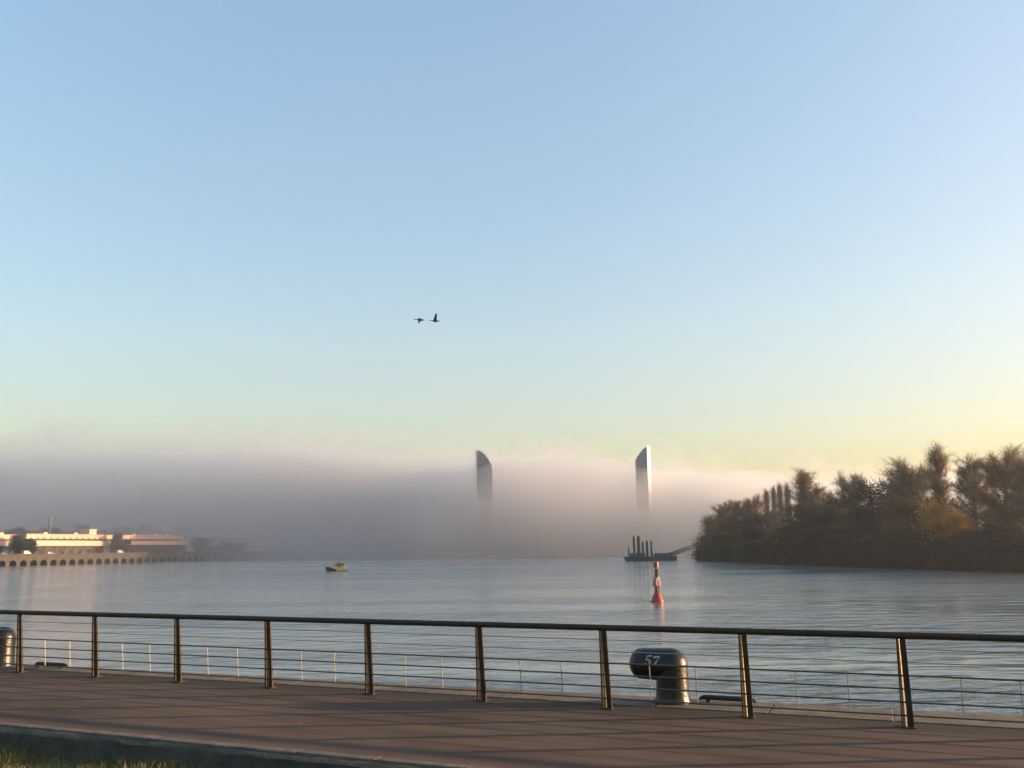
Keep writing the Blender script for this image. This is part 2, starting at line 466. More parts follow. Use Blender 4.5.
grab_bar(-15.10, -14.25, .58, 'low black bar on the coping near the left edge')

# pebbles and litter on the walk: a few pale flecks by the posts
LEAF = mat('dry_leaf', (.20, .12, .05), .8, var=.4, scale=9)
for i, (t, n) in enumerate([(-6.0, -.12), (-5.62, .10), (-4.9, -.9), (-8.3, -1.7), (-1.0, .2), (.3, -.4), (-3.9, .33), (-10.4, -1.2), (-6.9, -2.3), (-2.2, -1.9)]):
    mb = MB(); s = random.uniform(.018, .034); a = random.uniform(0, 3)
    ring = [(s * math.cos(a + q) * (1 if q % 2 < 1 else .75), s * .6 * math.sin(a + q), .004 + .006 * math.sin(q * 2)) for q in np.linspace(0, 6.28, 9)[:-1]]
    mb.quadprism(ring, [(x, y, z + .0025) for x, y, z in ring])
    tag(mb.build('fallen_leaf', LEAF, loc=fp(n, t, .008 + (.012 if n > .3 else 0))), 'small dry fallen leaf lying on the promenade', 'leaf', 'fallen leaves on the promenade')

# ------------------------------------------------------------------ trees
BARK = mat('bark', (.055, .042, .032), .9, var=.3, scale=3)
LM = {
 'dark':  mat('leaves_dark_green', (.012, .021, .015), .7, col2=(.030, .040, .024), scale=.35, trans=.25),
 'olive': mat('leaves_olive', (.050, .044, .018), .7, col2=(.17, .115, .04), scale=.4, trans=.3),
 'brown': mat('leaves_russet', (.12, .082, .045), .7, col2=(.24, .16, .08), scale=.4, trans=.35),
 'gold':  mat('leaves_gold', (.36, .19, .03), .7, col2=(.62, .34, .055), scale=.5, trans=.45),
 'twig':  mat('twigs_bare', (.11, .088, .068), .85, col2=(.21, .16, .11), scale=.4, trans=.1),
}
def skeleton(r_, H, W, base, nl, upa, prof, nsub):
    trunk = [(0, 0, -1.0)]; x = y = 0
    for i in range(1, 9):
        x += r_.normal(0, .012 * H); y += r_.normal(0, .012 * H); trunk.append((x, y, H * .93 * i / 8))
    T = np.array(trunk); limbs = []
    for i in range(nl):
        f = base + (0.93 - base) * (i + r_.random() * .8) / nl
        z = f * H * .95; j = min(7, max(0, int(f * 8))); p0 = T[j] + (T[j + 1] - T[j]) * .5; p0 = np.array([p0[0], p0[1], z])
        a = i * 2.4 + r_.normal(0, .4); L = W * .5 * prof(f) * r_.uniform(.75, 1.15); el = min(1.45, upa + .45 * f + r_.normal(0, .15))
        d = np.array([math.cos(a) * math.cos(el), math.sin(a) * math.cos(el), math.sin(el)])
        Lt = min(L / max(.25, math.cos(el)), .24 * H)
        pts = [p0]
        for s in range(4):
            d2 = d + r_.normal(0, .16, 3); d2[2] += .05 * s; d2 /= np.linalg.norm(d2)
            pts.append(pts[-1] + d2 * Lt / 4)
        limbs.append((pts, .0075 * H * (1 - f * .6)))
        for s in range(nsub):
            k = r_.integers(1, 4); q = pts[k] + (pts[k + 1] - pts[k]) * r_.random()
            d3 = d + r_.normal(0, .55, 3); d3[2] += .25; d3 /= np.linalg.norm(d3); l2 = Lt * r_.uniform(.25, .5)
            limbs.append(([q, q + d3 * l2 * .5 + r_.normal(0, .05 * l2, 3), q + d3 * l2], .003 * H))
    return T, limbs
def tree_mesh(seed, kind):
    r_ = np.random.default_rng(seed)
    if kind == 'leafy': H, W = 14, 11; T, Lb = skeleton(r_, H, W, .16, 22, .45, lambda f: math.sin(math.pi * min(1, .25 + f * .72)) ** .7 + .1, 5)
    if kind == 'bare':  H, W = 18, 10; T, Lb = skeleton(r_, H, W, .2, 36, .7, lambda f: math.sin(math.pi * min(1, .25 + f * .74)) ** .8 + .10, 9)
    if kind == 'poplar': H, W = 22, 4.6; T, Lb = skeleton(r_, H, W, .1, 60, 1.1, lambda f: (.5 + .5 * math.sin(math.pi * f)) * (1 if f < .8 else 1 - (f - .8) * 3), 5)
    if kind == 'shrub': H, W = 6, 8; T, Lb = skeleton(r_, H, W, .03, 20, .5, lambda f: 1.1 - f * .6, 5)
    tm = MB()
    tm.tube(T, [.022 * H * (1 - i / len(T)) ** .8 + .01 for i in range(len(T))], 7)
    for pts, rd in Lb: tm.tube(pts, [rd * (1 - .75 * i / (len(pts) - 1)) for i in range(len(pts))], 4, cap=False)
    # leaf clumps and twigs
    V = []; 
    nleaf = {'leafy': 110, 'bare': 26, 'poplar': 26, 'shrub': 70}[kind]
    ntw = {'leafy': 6, 'bare': 34, 'poplar': 22, 'shrub': 8}[kind]
    ls = {'leafy': .30, 'bare': .16, 'poplar': .20, 'shrub': .26}[kind]
    cr_ = {'leafy': .75, 'bare': .8, 'poplar': .42, 'shrub': .6}[kind]
    for pts, rd in Lb:
        P = np.array(pts); n = nleaf
        skip = r_.random() < .12
        k = r_.integers(max(0, len(P) - 3), len(P) - 1, n) if len(P) > 2 else np.zeros(n, int)
        fr = r_.random(n)[:, None]
        c = P[k] * (1 - fr) + P[k + 1] * fr + r_.normal(0, cr_, (n, 3)) * np.array([1, 1, .75])
        if not skip:
            a = r_.normal(0, 1, (n, 3)); a /= np.linalg.norm(a, axis=1)[:, None]
            b = np.cross(a, r_.normal(0, 1, (n, 3))); b /= np.linalg.norm(b, axis=1)[:, None]
            s = r_.uniform(.5, 1.2, n)[:, None] * ls * .5
            V.append(np.stack([c - a * s, c - b * s * .6, c + a * s, c + b * s * .6], 1))
        n = ntw; k = r_.integers(0, len(P) - 1, n); fr = r_.random(n)[:, None]
        c = P[k] * (1 - fr) + P[k + 1] * fr + r_.normal(0, .25, (n, 3))
        dd = (P[-1] - P[0]); dd = dd / np.linalg.norm(dd) + r_.normal(0, .65, (n, 3)); dd[:, 2] += .3
        dd /= np.linalg.norm(dd, axis=1)[:, None]; L = r_.uniform(.6, 1.7, n)[:, None] * (.75 if kind == 'shrub' else 1)
        wv = np.cross(dd, r_.normal(0, 1, (n, 3))); wv /= np.linalg.norm(wv, axis=1)[:, None]; wv *= .022
        V.append(np.stack([c - wv, c + wv, c + dd * L + wv * .3, c + dd * L - wv * .3], 1))
    V = np.concatenate(V)
    fz = H / np.percentile(V[:, :, 2], 99.6); fx = W / 2 / np.percentile(np.abs(V[:, :, :2]), 97)
    V = V * np.array([fx, fx, fz]); tm.v = [(p[0] * fx, p[1] * fx, p[2] * fz) for p in tm.v]
    return tm, V, H, W
PROTO = {}
for kind, cnt in (('leafy', 3), ('bare', 3), ('poplar', 2), ('shrub', 3)):
    for i in range(cnt):
        tm, V, H, W = tree_mesh(100 + 13 * i + len(kind), kind)
        me_t = bpy.data.meshes.new('trunk'); me_t.from_pydata([tuple(p) for p in tm.v], [], tm.f); me_t.materials.append(BARK)
        nf = len(V); me_c = bpy.data.meshes.new('crown')
        me_c.vertices.add(nf * 4); me_c.vertices.foreach_set('co', V.astype(np.float32).ravel())
        me_c.loops.add(nf * 4); me_c.loops.foreach_set('vertex_index', np.arange(nf * 4, dtype=np.int32))
        me_c.polygons.add(nf); me_c.polygons.foreach_set('loop_start', np.arange(0, nf * 4, 4, dtype=np.int32))
        me_c.materials.append(LM['dark']); me_c.update(calc_edges=True)
        PROTO[(kind, i)] = (me_t, me_c, H, W)
def tree(kind, loc, h, wdt, leaf, label, cat='tree', group=None, var=None):
    cnt = {'leafy': 3, 'bare': 3, 'poplar': 2, 'shrub': 3}[kind]
    me_t, me_c, H, W = PROTO[(kind, random.randrange(cnt) if var is None else var)]
    nm = {'leafy': 'leafy_tree', 'bare': 'bare_tree', 'poplar': 'poplar_tree', 'shrub': 'shrub'}[kind]
    root = empty(nm, loc, random.uniform(0, 6.28)); root.scale = (wdt / W, wdt / W, h / H)
    a = bpy.data.objects.new('trunk', me_t); b = bpy.data.objects.new('crown', me_c)
    for o in (a, b): sc.collection.objects.link(o); o.parent = root
    b.material_slots[0].link = 'OBJECT'; b.material_slots[0].material = LM[leaf]
    tag(root, label, cat, group)
    return root

# ------------------------------------------------------------------ right bank
BANKM = mat('muddy_bank', (.030, .026, .020), .95, col2=(.055, .050, .034), scale=.12, bump=.8, bscale=1.5)
edge = [Vector((101, 490, 0)), Vector((104, 440, 0)), Vector((110, 370, 0)), Vector((118, 310, 0)), Vector((128, 262, 0)), Vector((140, 215, 0)), Vector((165, 150, 0)), Vector((210, 90, 0))]
def bank():
    rows = []
    offs = [(-2, -1.2), (0, 0.05), (2, .8), (5, 2.2), (10, 3.6), (18, 4.4), (40, 5.0), (300, 5.2)]
    pts = []
    E = []
    for i in range(len(edge) - 1):
        for k in range(8): E.append(edge[i].lerp(edge[i + 1], k / 8))
    E.append(edge[-1])
    # tip: wrap round at the far end
    tip = [Vector((130, 560, 0)), Vector((112, 535, 0)), Vector((104, 512, 0))]
    E = [tip[0].lerp(tip[1], .0), tip[0].lerp(tip[1], .5), tip[1], tip[1].lerp(tip[2], .5), tip[2]] + E
    vs = []; fs = []
    for i, e in enumerate(E):
        d = (E[min(i + 1, len(E) - 1)] - E[max(0, i - 1)]).normalized(); nn = Vector((-d.y, d.x, 0))
        if nn.x < 0: nn = -nn
        for j, (o_, z) in enumerate(offs):
            dirv = nn if o_ < 30 else Vector((.98, .2, 0))
            base = e + nn * min(o_, 18) + (dirv * (o_ - 18) if o_ > 18 else Vector())
            jit = random.uniform(-.8, .8) if 0 < j < 6 else 0
            vs.append((base.x + jit, base.y + jit, z + (random.uniform(-.25, .35) if 1 < j < 6 else 0)))
    m_ = len(offs)
    for i in range(len(E) - 1):
        for j in range(m_ - 1):
            fs.append((i * m_ + j, i * m_ + j + 1, (i + 1) * m_ + j + 1, (i + 1) * m_ + j))
    mb = MB(); mb.add(vs, fs)
    tag(mb.build('river_bank', BANKM, smooth=True), kind='structure')
bank()
def edge_at(px):      # the point of the bank's waterline in the direction of column px
    q = ray(px, 560); a = math.atan2(q.x, q.y)
    for i in range(len(edge) - 1):
        a0 = math.atan2(edge[i].x, edge[i].y); a1 = math.atan2(edge[i + 1].x, edge[i + 1].y)
        if a0 <= a <= a1: return edge[i].lerp(edge[i + 1], (a - a0) / (a1 - a0))
    return edge[0].copy() if a < math.atan2(edge[0].x, edge[0].y) else edge[-1].copy()
def bank_tree(kind, px, top, wpx, back, leaf, label, cat='tree', group=None, var=None, gz=None):
    e = edge_at(px); q = ray(px, 560); hd = Vector((q.x, q.y, 0)).normalized()
    base = e + hd * back; Y = base.y
    z0 = (min(4.6, .35 * back + .1)) if gz is None else gz
    p = at_y(px, top, Y); h = max(2.0, p.z - z0)
    return tree(kind, (base.x, base.y, z0 - .3), h * .985, wpx / FPX * Y, leaf, label, cat, group, var)
G = 'trees on the right bank'
SPEC = [
 ('poplar', 953, 443, 26, 26, 'brown', 'tallest narrow russet poplar rising above the right bank'),
 ('bare', 984, 455, 40, 24, 'twig', 'tall bare grey brown tree right of the russet poplar'),
 ('bare', 1012, 446, 48, 22, 'brown', 'tall golden topped bare tree at the right edge'),
 ('bare', 1044, 450, 50, 20, 'twig', 'bare tree just past the right edge of the photo'),
 ('bare', 926, 457, 46, 26, 'twig', 'wide bare tree left of the russet poplar'),
 ('bare', 906, 470, 30, 30, 'twig', 'smaller bare tree between the dark round tree and wide bare tree'),
 ('bare', 861, 471, 32, 34, 'twig', 'feathery bare tree showing against the sky over the dark crowns'),
 ('leafy', 886, 477, 52, 20, 'dark', 'dark round leafy tree below the wide bare tree'),
 ('leafy', 846, 494, 46, 20, 'dark', 'dark low crown under the feathery bare tree'),
 ('bare', 838, 490, 20, 30, 'brown', 'small russet tree in the dip of the treeline'),
 ('poplar', 811, 468, 26, 24, 'brown', 'tall pointed russet tree in the middle of the bank'),
 ('bare', 823, 484, 26, 26, 'twig', 'thin bare tree hugging the pointed russet tree'),
 ('leafy', 805, 502, 50, 16, 'olive', 'olive leafy tree below the pointed russet tree'),
 ('poplar', 795, 482, 9, 60, 'twig', 'slim grey poplar, rightmost of the distant row'),
 ('poplar', 785, 482, 9, 62, 'twig', 'slim grey poplar, second from the right in the distant row'),
 ('poplar', 778, 485, 8, 64, 'twig', 'slim grey poplar, second from the left in the distant row'),
 ('poplar', 771, 488, 9, 66, 'twig', 'slim grey poplar, leftmost of the distant row'),
 ('bare', 757, 494, 20, 24, 'brown', 'russet tree left of the slim poplar row'),
 ('bare', 742, 499, 26, 18, 'brown', 'reddish brown tree near the tip of the bank'),
 ('bare', 727, 500, 24, 16, 'brown', 'reddish brown tree closest to the tip of the bank'),
 ('shrub', 714, 514, 24, 10, 'olive', 'small olive tree above the gangway end'),
 ('shrub', 735, 516, 36, 10, 'olive', 'olive tree under the reddish brown pair'),
 ('leafy', 766, 510, 42, 14, 'dark', 'dark leafy tree below the slim poplar row'),
 ('shrub', 946, 497, 34, 9, 'gold', 'bright golden yellow tree in front of the russet poplar'),
 ('shrub', 961, 510, 26, 7, 'gold', 'golden foliage sloping down right of the bright yellow tree'),
 ('leafy', 1010, 508, 40, 14, 'olive', 'yellowish olive tree near the right edge'),
 ('shrub', 1022, 536, 34, 8, 'gold', 'golden bush low at the right edge'),
 ('leafy', 915, 495, 52, 10, 'olive', 'olive brown leafy tree left of the golden tree'),
 ('leafy', 866, 506, 50, 14, 'olive', 'olive leafy tree in front of the dark round tree'),
 ('leafy', 828, 510, 44, 12, 'dark', 'dark leafy tree right of the olive one in mid bank'),
]
for kind, px, top, wpx, back, leaf, label in SPEC:
    bank_tree(kind, px, top, wpx, back, leaf, label)
# dense lower row: bushes that nothing tells apart
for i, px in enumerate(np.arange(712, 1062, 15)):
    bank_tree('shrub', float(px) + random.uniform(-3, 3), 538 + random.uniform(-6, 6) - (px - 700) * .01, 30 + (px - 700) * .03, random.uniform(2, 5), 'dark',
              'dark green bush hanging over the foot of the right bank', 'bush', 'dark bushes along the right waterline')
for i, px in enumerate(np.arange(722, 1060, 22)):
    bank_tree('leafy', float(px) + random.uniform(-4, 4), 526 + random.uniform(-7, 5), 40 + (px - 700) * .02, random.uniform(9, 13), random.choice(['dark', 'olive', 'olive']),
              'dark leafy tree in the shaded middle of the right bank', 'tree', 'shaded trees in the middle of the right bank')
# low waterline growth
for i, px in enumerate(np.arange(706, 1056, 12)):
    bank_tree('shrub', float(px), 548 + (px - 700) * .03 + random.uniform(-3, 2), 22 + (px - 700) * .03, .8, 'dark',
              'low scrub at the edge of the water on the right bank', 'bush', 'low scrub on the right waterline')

# ------------------------------------------------------------------ far left bank
A0 = Vector((-300, 520, 0)); WD = Vector((.344, .939, 0)).normalized(); WN = Vector((.939, -.344, 0))
LROT = math.atan2(WD.y, WD.x)
LZ = 6.6
STONE = mat('quay_stone', (.052, .042, .034), .9, var=.35, scale=.25, bump=.5, bscale=3)
DARKV = mat('arch_shade_stone', (.012, .011, .009), .95, var=.3, scale=.4)  # near-black tone paints the shade inside the arches; abutment reuses it
def arch_quay():
    # local x along the wall, local -y towards the river
    mb = MB(); sp = 7.25; n0, n1 = -16, 30; ow = 2.35; sh = 1.3
    for k in range(n0, n1):
        c = k * sp; prev = None; segs = 10
        arc = [(c - ow, -1.5), (c - ow, sh)] + [(c - ow * math.cos(math.pi * q / segs), sh + ow * .85 * math.sin(math.pi * q / segs)) for q in range(1, segs)] + [(c + ow, sh), (c + ow, -1.5)]
        # front: pier left, pier right, spandrels up to the top
        mb.add([(c - sp / 2, 0, -1.5), (c - ow, 0, -1.5), (c - ow, 0, LZ), (c - sp / 2, 0, LZ)], [(0, 1, 2, 3)])
        mb.add([(c + ow, 0, -1.5), (c + sp / 2, 0, -1.5), (c + sp / 2, 0, LZ), (c + ow, 0, LZ)], [(0, 1, 2, 3)])
        for q in range(1, len(arc) - 2):
            a, b = arc[q], arc[q + 1]
            mb.add([(a[0], 0, a[1]), (b[0], 0, b[1]), (b[0], 0, LZ), (a[0], 0, LZ)], [(0, 1, 2, 3)])
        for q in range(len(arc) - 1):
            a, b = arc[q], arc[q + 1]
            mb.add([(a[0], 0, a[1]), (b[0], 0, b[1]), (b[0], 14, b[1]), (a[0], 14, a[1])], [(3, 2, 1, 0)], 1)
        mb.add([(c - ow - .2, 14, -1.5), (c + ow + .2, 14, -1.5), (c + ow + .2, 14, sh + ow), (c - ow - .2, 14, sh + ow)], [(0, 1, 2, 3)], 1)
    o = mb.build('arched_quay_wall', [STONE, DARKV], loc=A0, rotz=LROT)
    tag(o, 'long stone quay wall with a row of dark arches on the left bank', 'quay wall')
    mb = MB(); mb.box(n0 * sp, n1 * sp, -.25, .6, LZ + .01, LZ + .45); mb.build('coping', STONE, o)
arch_quay()
mb = MB(); mb.box(-240, 900, .5, 400, LZ - .6, LZ - .02); mb.box(-240, 900, 14.2, 400, -1.5, LZ - .6)
tag(mb.build('left_bank_ground', mat('far_paving', (.16, .13, .10), .9, var=.2, scale=.1), loc=A0, rotz=LROT), kind='structure')

def s_at(px, back):        # distance along the wall line (set back by `back`) seen in column px
    q = ray(px, 548); o_ = A0 - WN * back
    # solve k*q = o_ + s*WD
    det = q.x * (-WD.y) + q.y * WD.x
    return (-q.x * -o_.y + q.y * -o_.x) * -1 / det if False else ((q.x * o_.y - q.y * o_.x) / (q.y * WD.x - q.x * WD.y))
def z_at(px, py, back):
    s = s_at(px, back); p = A0 - WN * back + WD * s
    return at_y(px, py, p.y).z
CREAM = mat('cream_render', (.54, .34, .25), .8, var=.08, scale=.3)
CREAM2 = mat('pale_parapet', (.52, .35, .27), .75, var=.08, scale=.3)
GLASS = mat('dark_glazing', (.03, .035, .04), .12, 0, spec=.6)
SHADE = mat('ground_floor_shade', (.055, .042, .035), .8, var=.3, scale=.5)  # shade under the balcony painted in as a dark tone, columns included
ROOFM = mat('flat_roof', (.20, .19, .18), .9, var=.2, scale=.3)
def hangar(pxa, pxb, pxa2, pxb2, label, top=534.5, lowtop=541.5, lowbot=545.5, pavil=None):
    bk = 22.0
    a = s_at(pxa2, bk); b = s_at(pxb2, bk); a1 = s_at(pxa, bk + 3); b1 = s_at(pxb, bk + 3)
    ref = (pxa + pxb) / 2
    zt = z_at(40, top, bk + 3); zl1 = z_at(40, lowtop, bk); zl0 = z_at(40, lowbot, bk)
    o = A0 - WN * bk + WD * a
    root = empty('warehouse', (o.x, o.y, LZ), LROT)
    tag(root, label, 'building', 'long two storey warehouses on the left bank')
    L = b - a; u0 = a1 - a; u1 = b1 - a
    zl0 -= LZ; zl1 -= LZ; zt -= LZ
    # root's local y points away from the river
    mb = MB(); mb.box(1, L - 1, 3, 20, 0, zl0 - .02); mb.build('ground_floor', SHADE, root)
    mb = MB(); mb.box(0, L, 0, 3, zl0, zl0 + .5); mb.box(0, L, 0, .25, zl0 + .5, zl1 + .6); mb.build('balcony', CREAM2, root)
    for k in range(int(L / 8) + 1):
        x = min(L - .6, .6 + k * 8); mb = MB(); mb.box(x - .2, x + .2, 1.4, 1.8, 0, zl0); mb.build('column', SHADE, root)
    mb = MB(); mb.box(max(u0, .5), u1, 3.02, 19.8, zl0 + .5, zl1 + 1.8); mb.build('window_band', GLASS, root)
    mb = MB(); mb.box(u0, u1, 2.6, 20, zl1 + 1.8, zt - .5); mb.build('upper_wall', CREAM, root)
    mb = MB(); mb.box(u0 - .6, u1 + .6, 2.0, 20.6, zt - .5, zt); mb.build('roof', ROOFM if False else CREAM2, root)
    k = u0 + 2.5
    while k < u1 - 3:
        mb = MB(); mb.box(k, k + 1.6, 2.57, 2.7, zl1 + 1.9, zl1 + 2.6); mb.build('window', GLASS, root)
        k += 5.2 if L < 200 else 8
    k = 4
    while k < L - 8:
        mb = MB(); mb.box(k, k + 3.4, 2.95, 3.1, .1, 3.0); mb.build('doorway', GLASS, root); k += 8
    for kk in (.25, .6, .8):
        mb = MB(); x = u0 + (u1 - u0) * kk; mb.box(x, x + 3, 8, 12, zt, zt + 1.3); mb.build('roof_vent', CREAM2, root)
    if pavil:
        p0 = s_at(pavil[0], bk + 8) - a; p1 = s_at(pavil[1], bk + 8) - a
        mb = MB(); mb.box(p0, p1, 6, 14, zt, zt + 3.4); mb.box(p0 - .4, p1 + .4, 5.6, 14.4, zt + 3.4, zt + 3.8); mb.build('roof_pavilion', CREAM2, root)
    return root
hangar(-34, 13, -34, 8, 'orange lit warehouse cut by the left edge', 535, 542, 546)
hangar(25, 111, 36, 110, 'longest sunlit warehouse with a small rooftop pavilion', 534, 541.5, 546, pavil=(86, 93))
hangar(121, 182, 131, 190, 'sunlit warehouse fading into the fog at its right end', 534, 541.5, 545)
hangar(214, 250, 214, 248, 'faint warehouse almost swallowed by the fog', 536, 541, 545)
GL = 'trees on the left bank'
for px, top, wpx, back, label in [
    (16, 534, 12, 14, 'dark tree in the gap left of the longest warehouse'), (22, 541, 10, 10, 'low dark tree before the left end of longest warehouse'),
    (31, 542, 12, 9, 'dark bush by the foot of the longest warehouse'), (116, 532, 12, 15, 'dark tree in the gap between the two lit warehouses'),
    (122, 543, 10, 9, 'low dark tree at the start of the fading warehouse'), (200, 537, 16, 15, 'hazy tree right of the fading warehouse'),
    (225, 541, 16, 10, 'hazy low tree before the faint warehouse'), (240, 542, 18, 9, 'hazy bush under the right end of the faint warehouse')]:
    s = s_at(px, back); p = A0 - WN * back + WD * s; h = at_y(px, top, p.y).z - LZ
    tree('leafy', (p.x, p.y, LZ - .3), h, max(wpx / FPX * p.y, 5), 'dark', label)
for i, px in enumerate(list(np.arange(-8, 190, 9))):
    back = 120; s = s_at(px, back); p = A0 - WN * back + WD * s
    top = 529 + 2.5 * math.sin(i * 1.7) - (3 if 76 < px < 90 or 118 < px < 150 else 0)
    h = at_y(px, top, p.y).z - LZ
    tree('leafy', (p.x, p.y, LZ - .3), h, 13, 'dark', 'hazy dark tree behind the warehouse roofs on the left bank', 'tree', 'trees behind the warehouse roofs')
# pale chimney stack above the roofs
s = s_at(48, 110); p = A0 - WN * 110 + WD * s; zt = at_y(48, 517, p.y).z
root = empty('chimney', (p.x, p.y, LZ), LROT); tag(root, 'pale hazy chimney standing behind the roof of the longest warehouse', 'chimney')
mb = MB(); mb.lathe([(1.5, 0), (1.15, zt - LZ - 1)], 14); mb.build('stack', mat('pale_concrete', (.16, .155, .15), .8), root, smooth=True)
mb = MB(); mb.lathe([(1.35, zt - LZ - 1), (1.35, zt - LZ)], 14); mb.build('collar', ROOFM, root)
# vans and cars parked along the far quay
VANW = mat('van_white', (.42, .42, .40), .4); CARD = mat('car_dark', (.04, .045, .05), .3); CARG = mat('car_silver', (.35, .36, .38), .3, .4)
TYRE = mat('tyre', (.02, .02, .02), .8)
def car(px, van, paint, label):
    back = 6; s = s_at(px, back); p = A0 - WN * back + WD * s
    root = empty('parked_van' if van else 'parked_car', (p.x, p.y, LZ), LROT)
    tag(root, label, 'van' if van else 'car', 'vehicles parked along the far quay')
    L, W, H = (5.2, 2.0, 2.3) if van else (4.3, 1.8, 1.45)
    prof = [(-L / 2, .35), (L / 2, .35), (L / 2, .95), (L / 2 - .9, 1.05), (L / 2 - 1.5, H), (-L / 2 + .1, H), (-L / 2, .9)] if van else \
           [(-L / 2, .35), (L / 2, .35), (L / 2, .75), (L / 2 - 1.0, .9), (L / 2 - 1.7, H), (-L / 2 + .9, H), (-L / 2 + .1, .9)]
    mb = MB(); mb.quadprism([(x, -W / 2, z) for x, z in prof], [(x, W / 2, z) for x, z in prof]); mb.build('body', paint, root, bevel=.05)
    mb = MB(); mb.box(-L * .1, L * .22, -W / 2 - .01, W / 2 + .01, H - .65, H - .15); mb.build('window', GLASS, root)
    for sx in (-1, 1):
        for sy in (-1, 1):
            mb = MB(); mb.tube([(sx * L * .31, sy * (W / 2 - .2), .34), (sx * L * .31, sy * (W / 2 + .02), .34)], .34, 12); mb.build('wheel', TYRE, root)
car(27, True, VANW, 'white van parked by the left bank trees')
car(4, False, CARD, 'dark car parked at the far left of the far quay')
car(50, False, CARG, 'silver car parked below the longest warehouse')
car(66, False, CARD, 'dark car parked below the middle of the longest warehouse')
car(83, False, CARD, 'dark car parked below the right half of the longest warehouse')
car(120, True, CARG, 'pale grey van parked in the gap between lit warehouses')
car(146, False, CARD, 'dark car parked below the fading warehouse')

# ------------------------------------------------------------------ bridge pylons
PYG = mat('pylon_glass_face', (.15, .18, .21), .6, 0, var=.12, scale=.15)
PYW = mat('pylon_white_concrete', (.84, .80, .72), .6, var=.05, scale=.2)
PY = 700.0
DK0 = mat('cladding_dark', (.11, .135, .16), .6)
def pylon(pts_front, depth, rotz, strip, label, capcurve=None):
    # pts_front: outline (x, z) in metres, x relative to the base centre
    cx = sum(p[0] for p in pts_front) / len(pts_front)
    return None
def pyl(px0, px1, label, outline, edge_rect, skew):
    c = at_y((px0 + px1) / 2, 546, PY)
    root = empty('bridge_pylon', (c.x, PY, 0), 0)
    tag(root, label, 'bridge pylon', 'bridge pylons rising out of the fog')
    def X(px): return at_y(px, 500, PY).x - c.x
    def Zz(px, py): return at_y(px, py, PY).z
    A = [(X(a), 0 + skew[0] * X(a), Zz(a, b) if b else -1) for a, b in outline]
    B = [(x, y + 9, z) for x, y, z in A]
    mb = MB(); mb.quadprism(A, B); mb.build('glass_face', PYG, root)
    A = [(X(a), -.8 + skew[1] * (X(a) - X(edge_rect[0][0])) + skew[0] * X(edge_rect[0][0]), Zz(a, b) if b else -1) for a, b in edge_rect]
    B = [(x, y + 10.5, z) for x, y, z in A]
    mb = MB(); mb.quadprism(A, B); mb.build('concrete_edge', PYW, root)
    for k in range(10):
        z = (74 if outline[0][0] > 560 else 72) - k * 7.5
        mb = MB(); xa_, xb_ = X(outline[0][0]) + .15, X(outline[1][0]) - .15
        ya_, yb_ = skew[0] * xa_ - .16, skew[0] * xb_ - .16
        mb.quadprism([(xa_, ya_, z), (xb_, yb_, z), (xb_, yb_, z + .5), (xa_, ya_, z + .5)], [(xa_, ya_ + .5, z), (xb_, yb_ + .5, z), (xb_, yb_ + .5, z + .5), (xa_, ya_ + .5, z + .5)])
        mb.build('cladding_joint', DK0, root)
    return root
pyl(638, 652, 'right bridge pylon with bright sunlit edge and top sloping down to the left',
    [(638.6, None), (648.6, None), (648.6, 446.5), (645.8, 448.5), (639.6, 456.5), (638.2, 460)], [(648.7, None), (652.2, None), (652.2, 446), (648.7, 446)], (-.12, .9))
pyl(475, 493, 'left bridge pylon, dark, its curved top sloping down to the right',
    [(477, None), (491.5, None), (492.3, 470), (491.6, 465), (488.5, 459), (484.5, 454), (480.5, 451), (477, 450.2)], [(475.2, None), (476.95, None), (476.95, 449.6), (475.2, 450.2)], (-.1, -.5))

# ------------------------------------------------------------------ landing stage, piles, gangway
DSTEEL = mat('dark_steel', (.085, .095, .105), .6, .3, var=.3, scale=.5)
PILE = mat('pile_steel', (.045, .045, .048), .7, .2, var=.3, scale=.4)
PYD = 475.0
def gx(px): return at_y(px, 556, PYD).x
def gz(px, py): return at_y(px, py, PYD).z
pont = empty('landing_stage', (gx(650), PYD, 0))
tag(pont, 'low dark floating landing stage at the foot of the piles', 'landing stage')
ox = gx(650)
mb = MB(); xa, xb = gx(626) - ox, gx(675) - ox
mb.quadprism([(xa, -4, .1), (xb, -4, .1), (xb, 4, .1), (xa, 4, .1)], [(xa - 1.2, -4.5, 2.4), (xb + .4, -4.5, 2.4), (xb + .4, 4.5, 2.4), (xa - 1.2, 4.5, 2.4)])
mb.build('hull', DSTEEL, pont)
mb = MB(); mb.box(gx(629) - ox, gx(645) - ox, -2, 2, 2.42, 4.2); mb.build('shelter', DSTEEL, pont, bevel=.3)
mb = MB(); mb.box(gx(655) - ox, gx(672) - ox, 0, 3.5, 2.42, 4.0); mb.build('deck_house', DSTEEL, pont, bevel=.1)
for k in range(12):
    x = xa + (xb - xa) * k / 11; mb = MB(); mb.tube([(x, -4.2, 2.4), (x, -4.2, 3.5)], .05, 5); mb.build('rail_post', DSTEEL, pont)
mb = MB(); mb.tube([(xa, -4.2, 3.5), (xb, -4.2, 3.5)], .05, 5); mb.build('handrail', DSTEEL, pont)
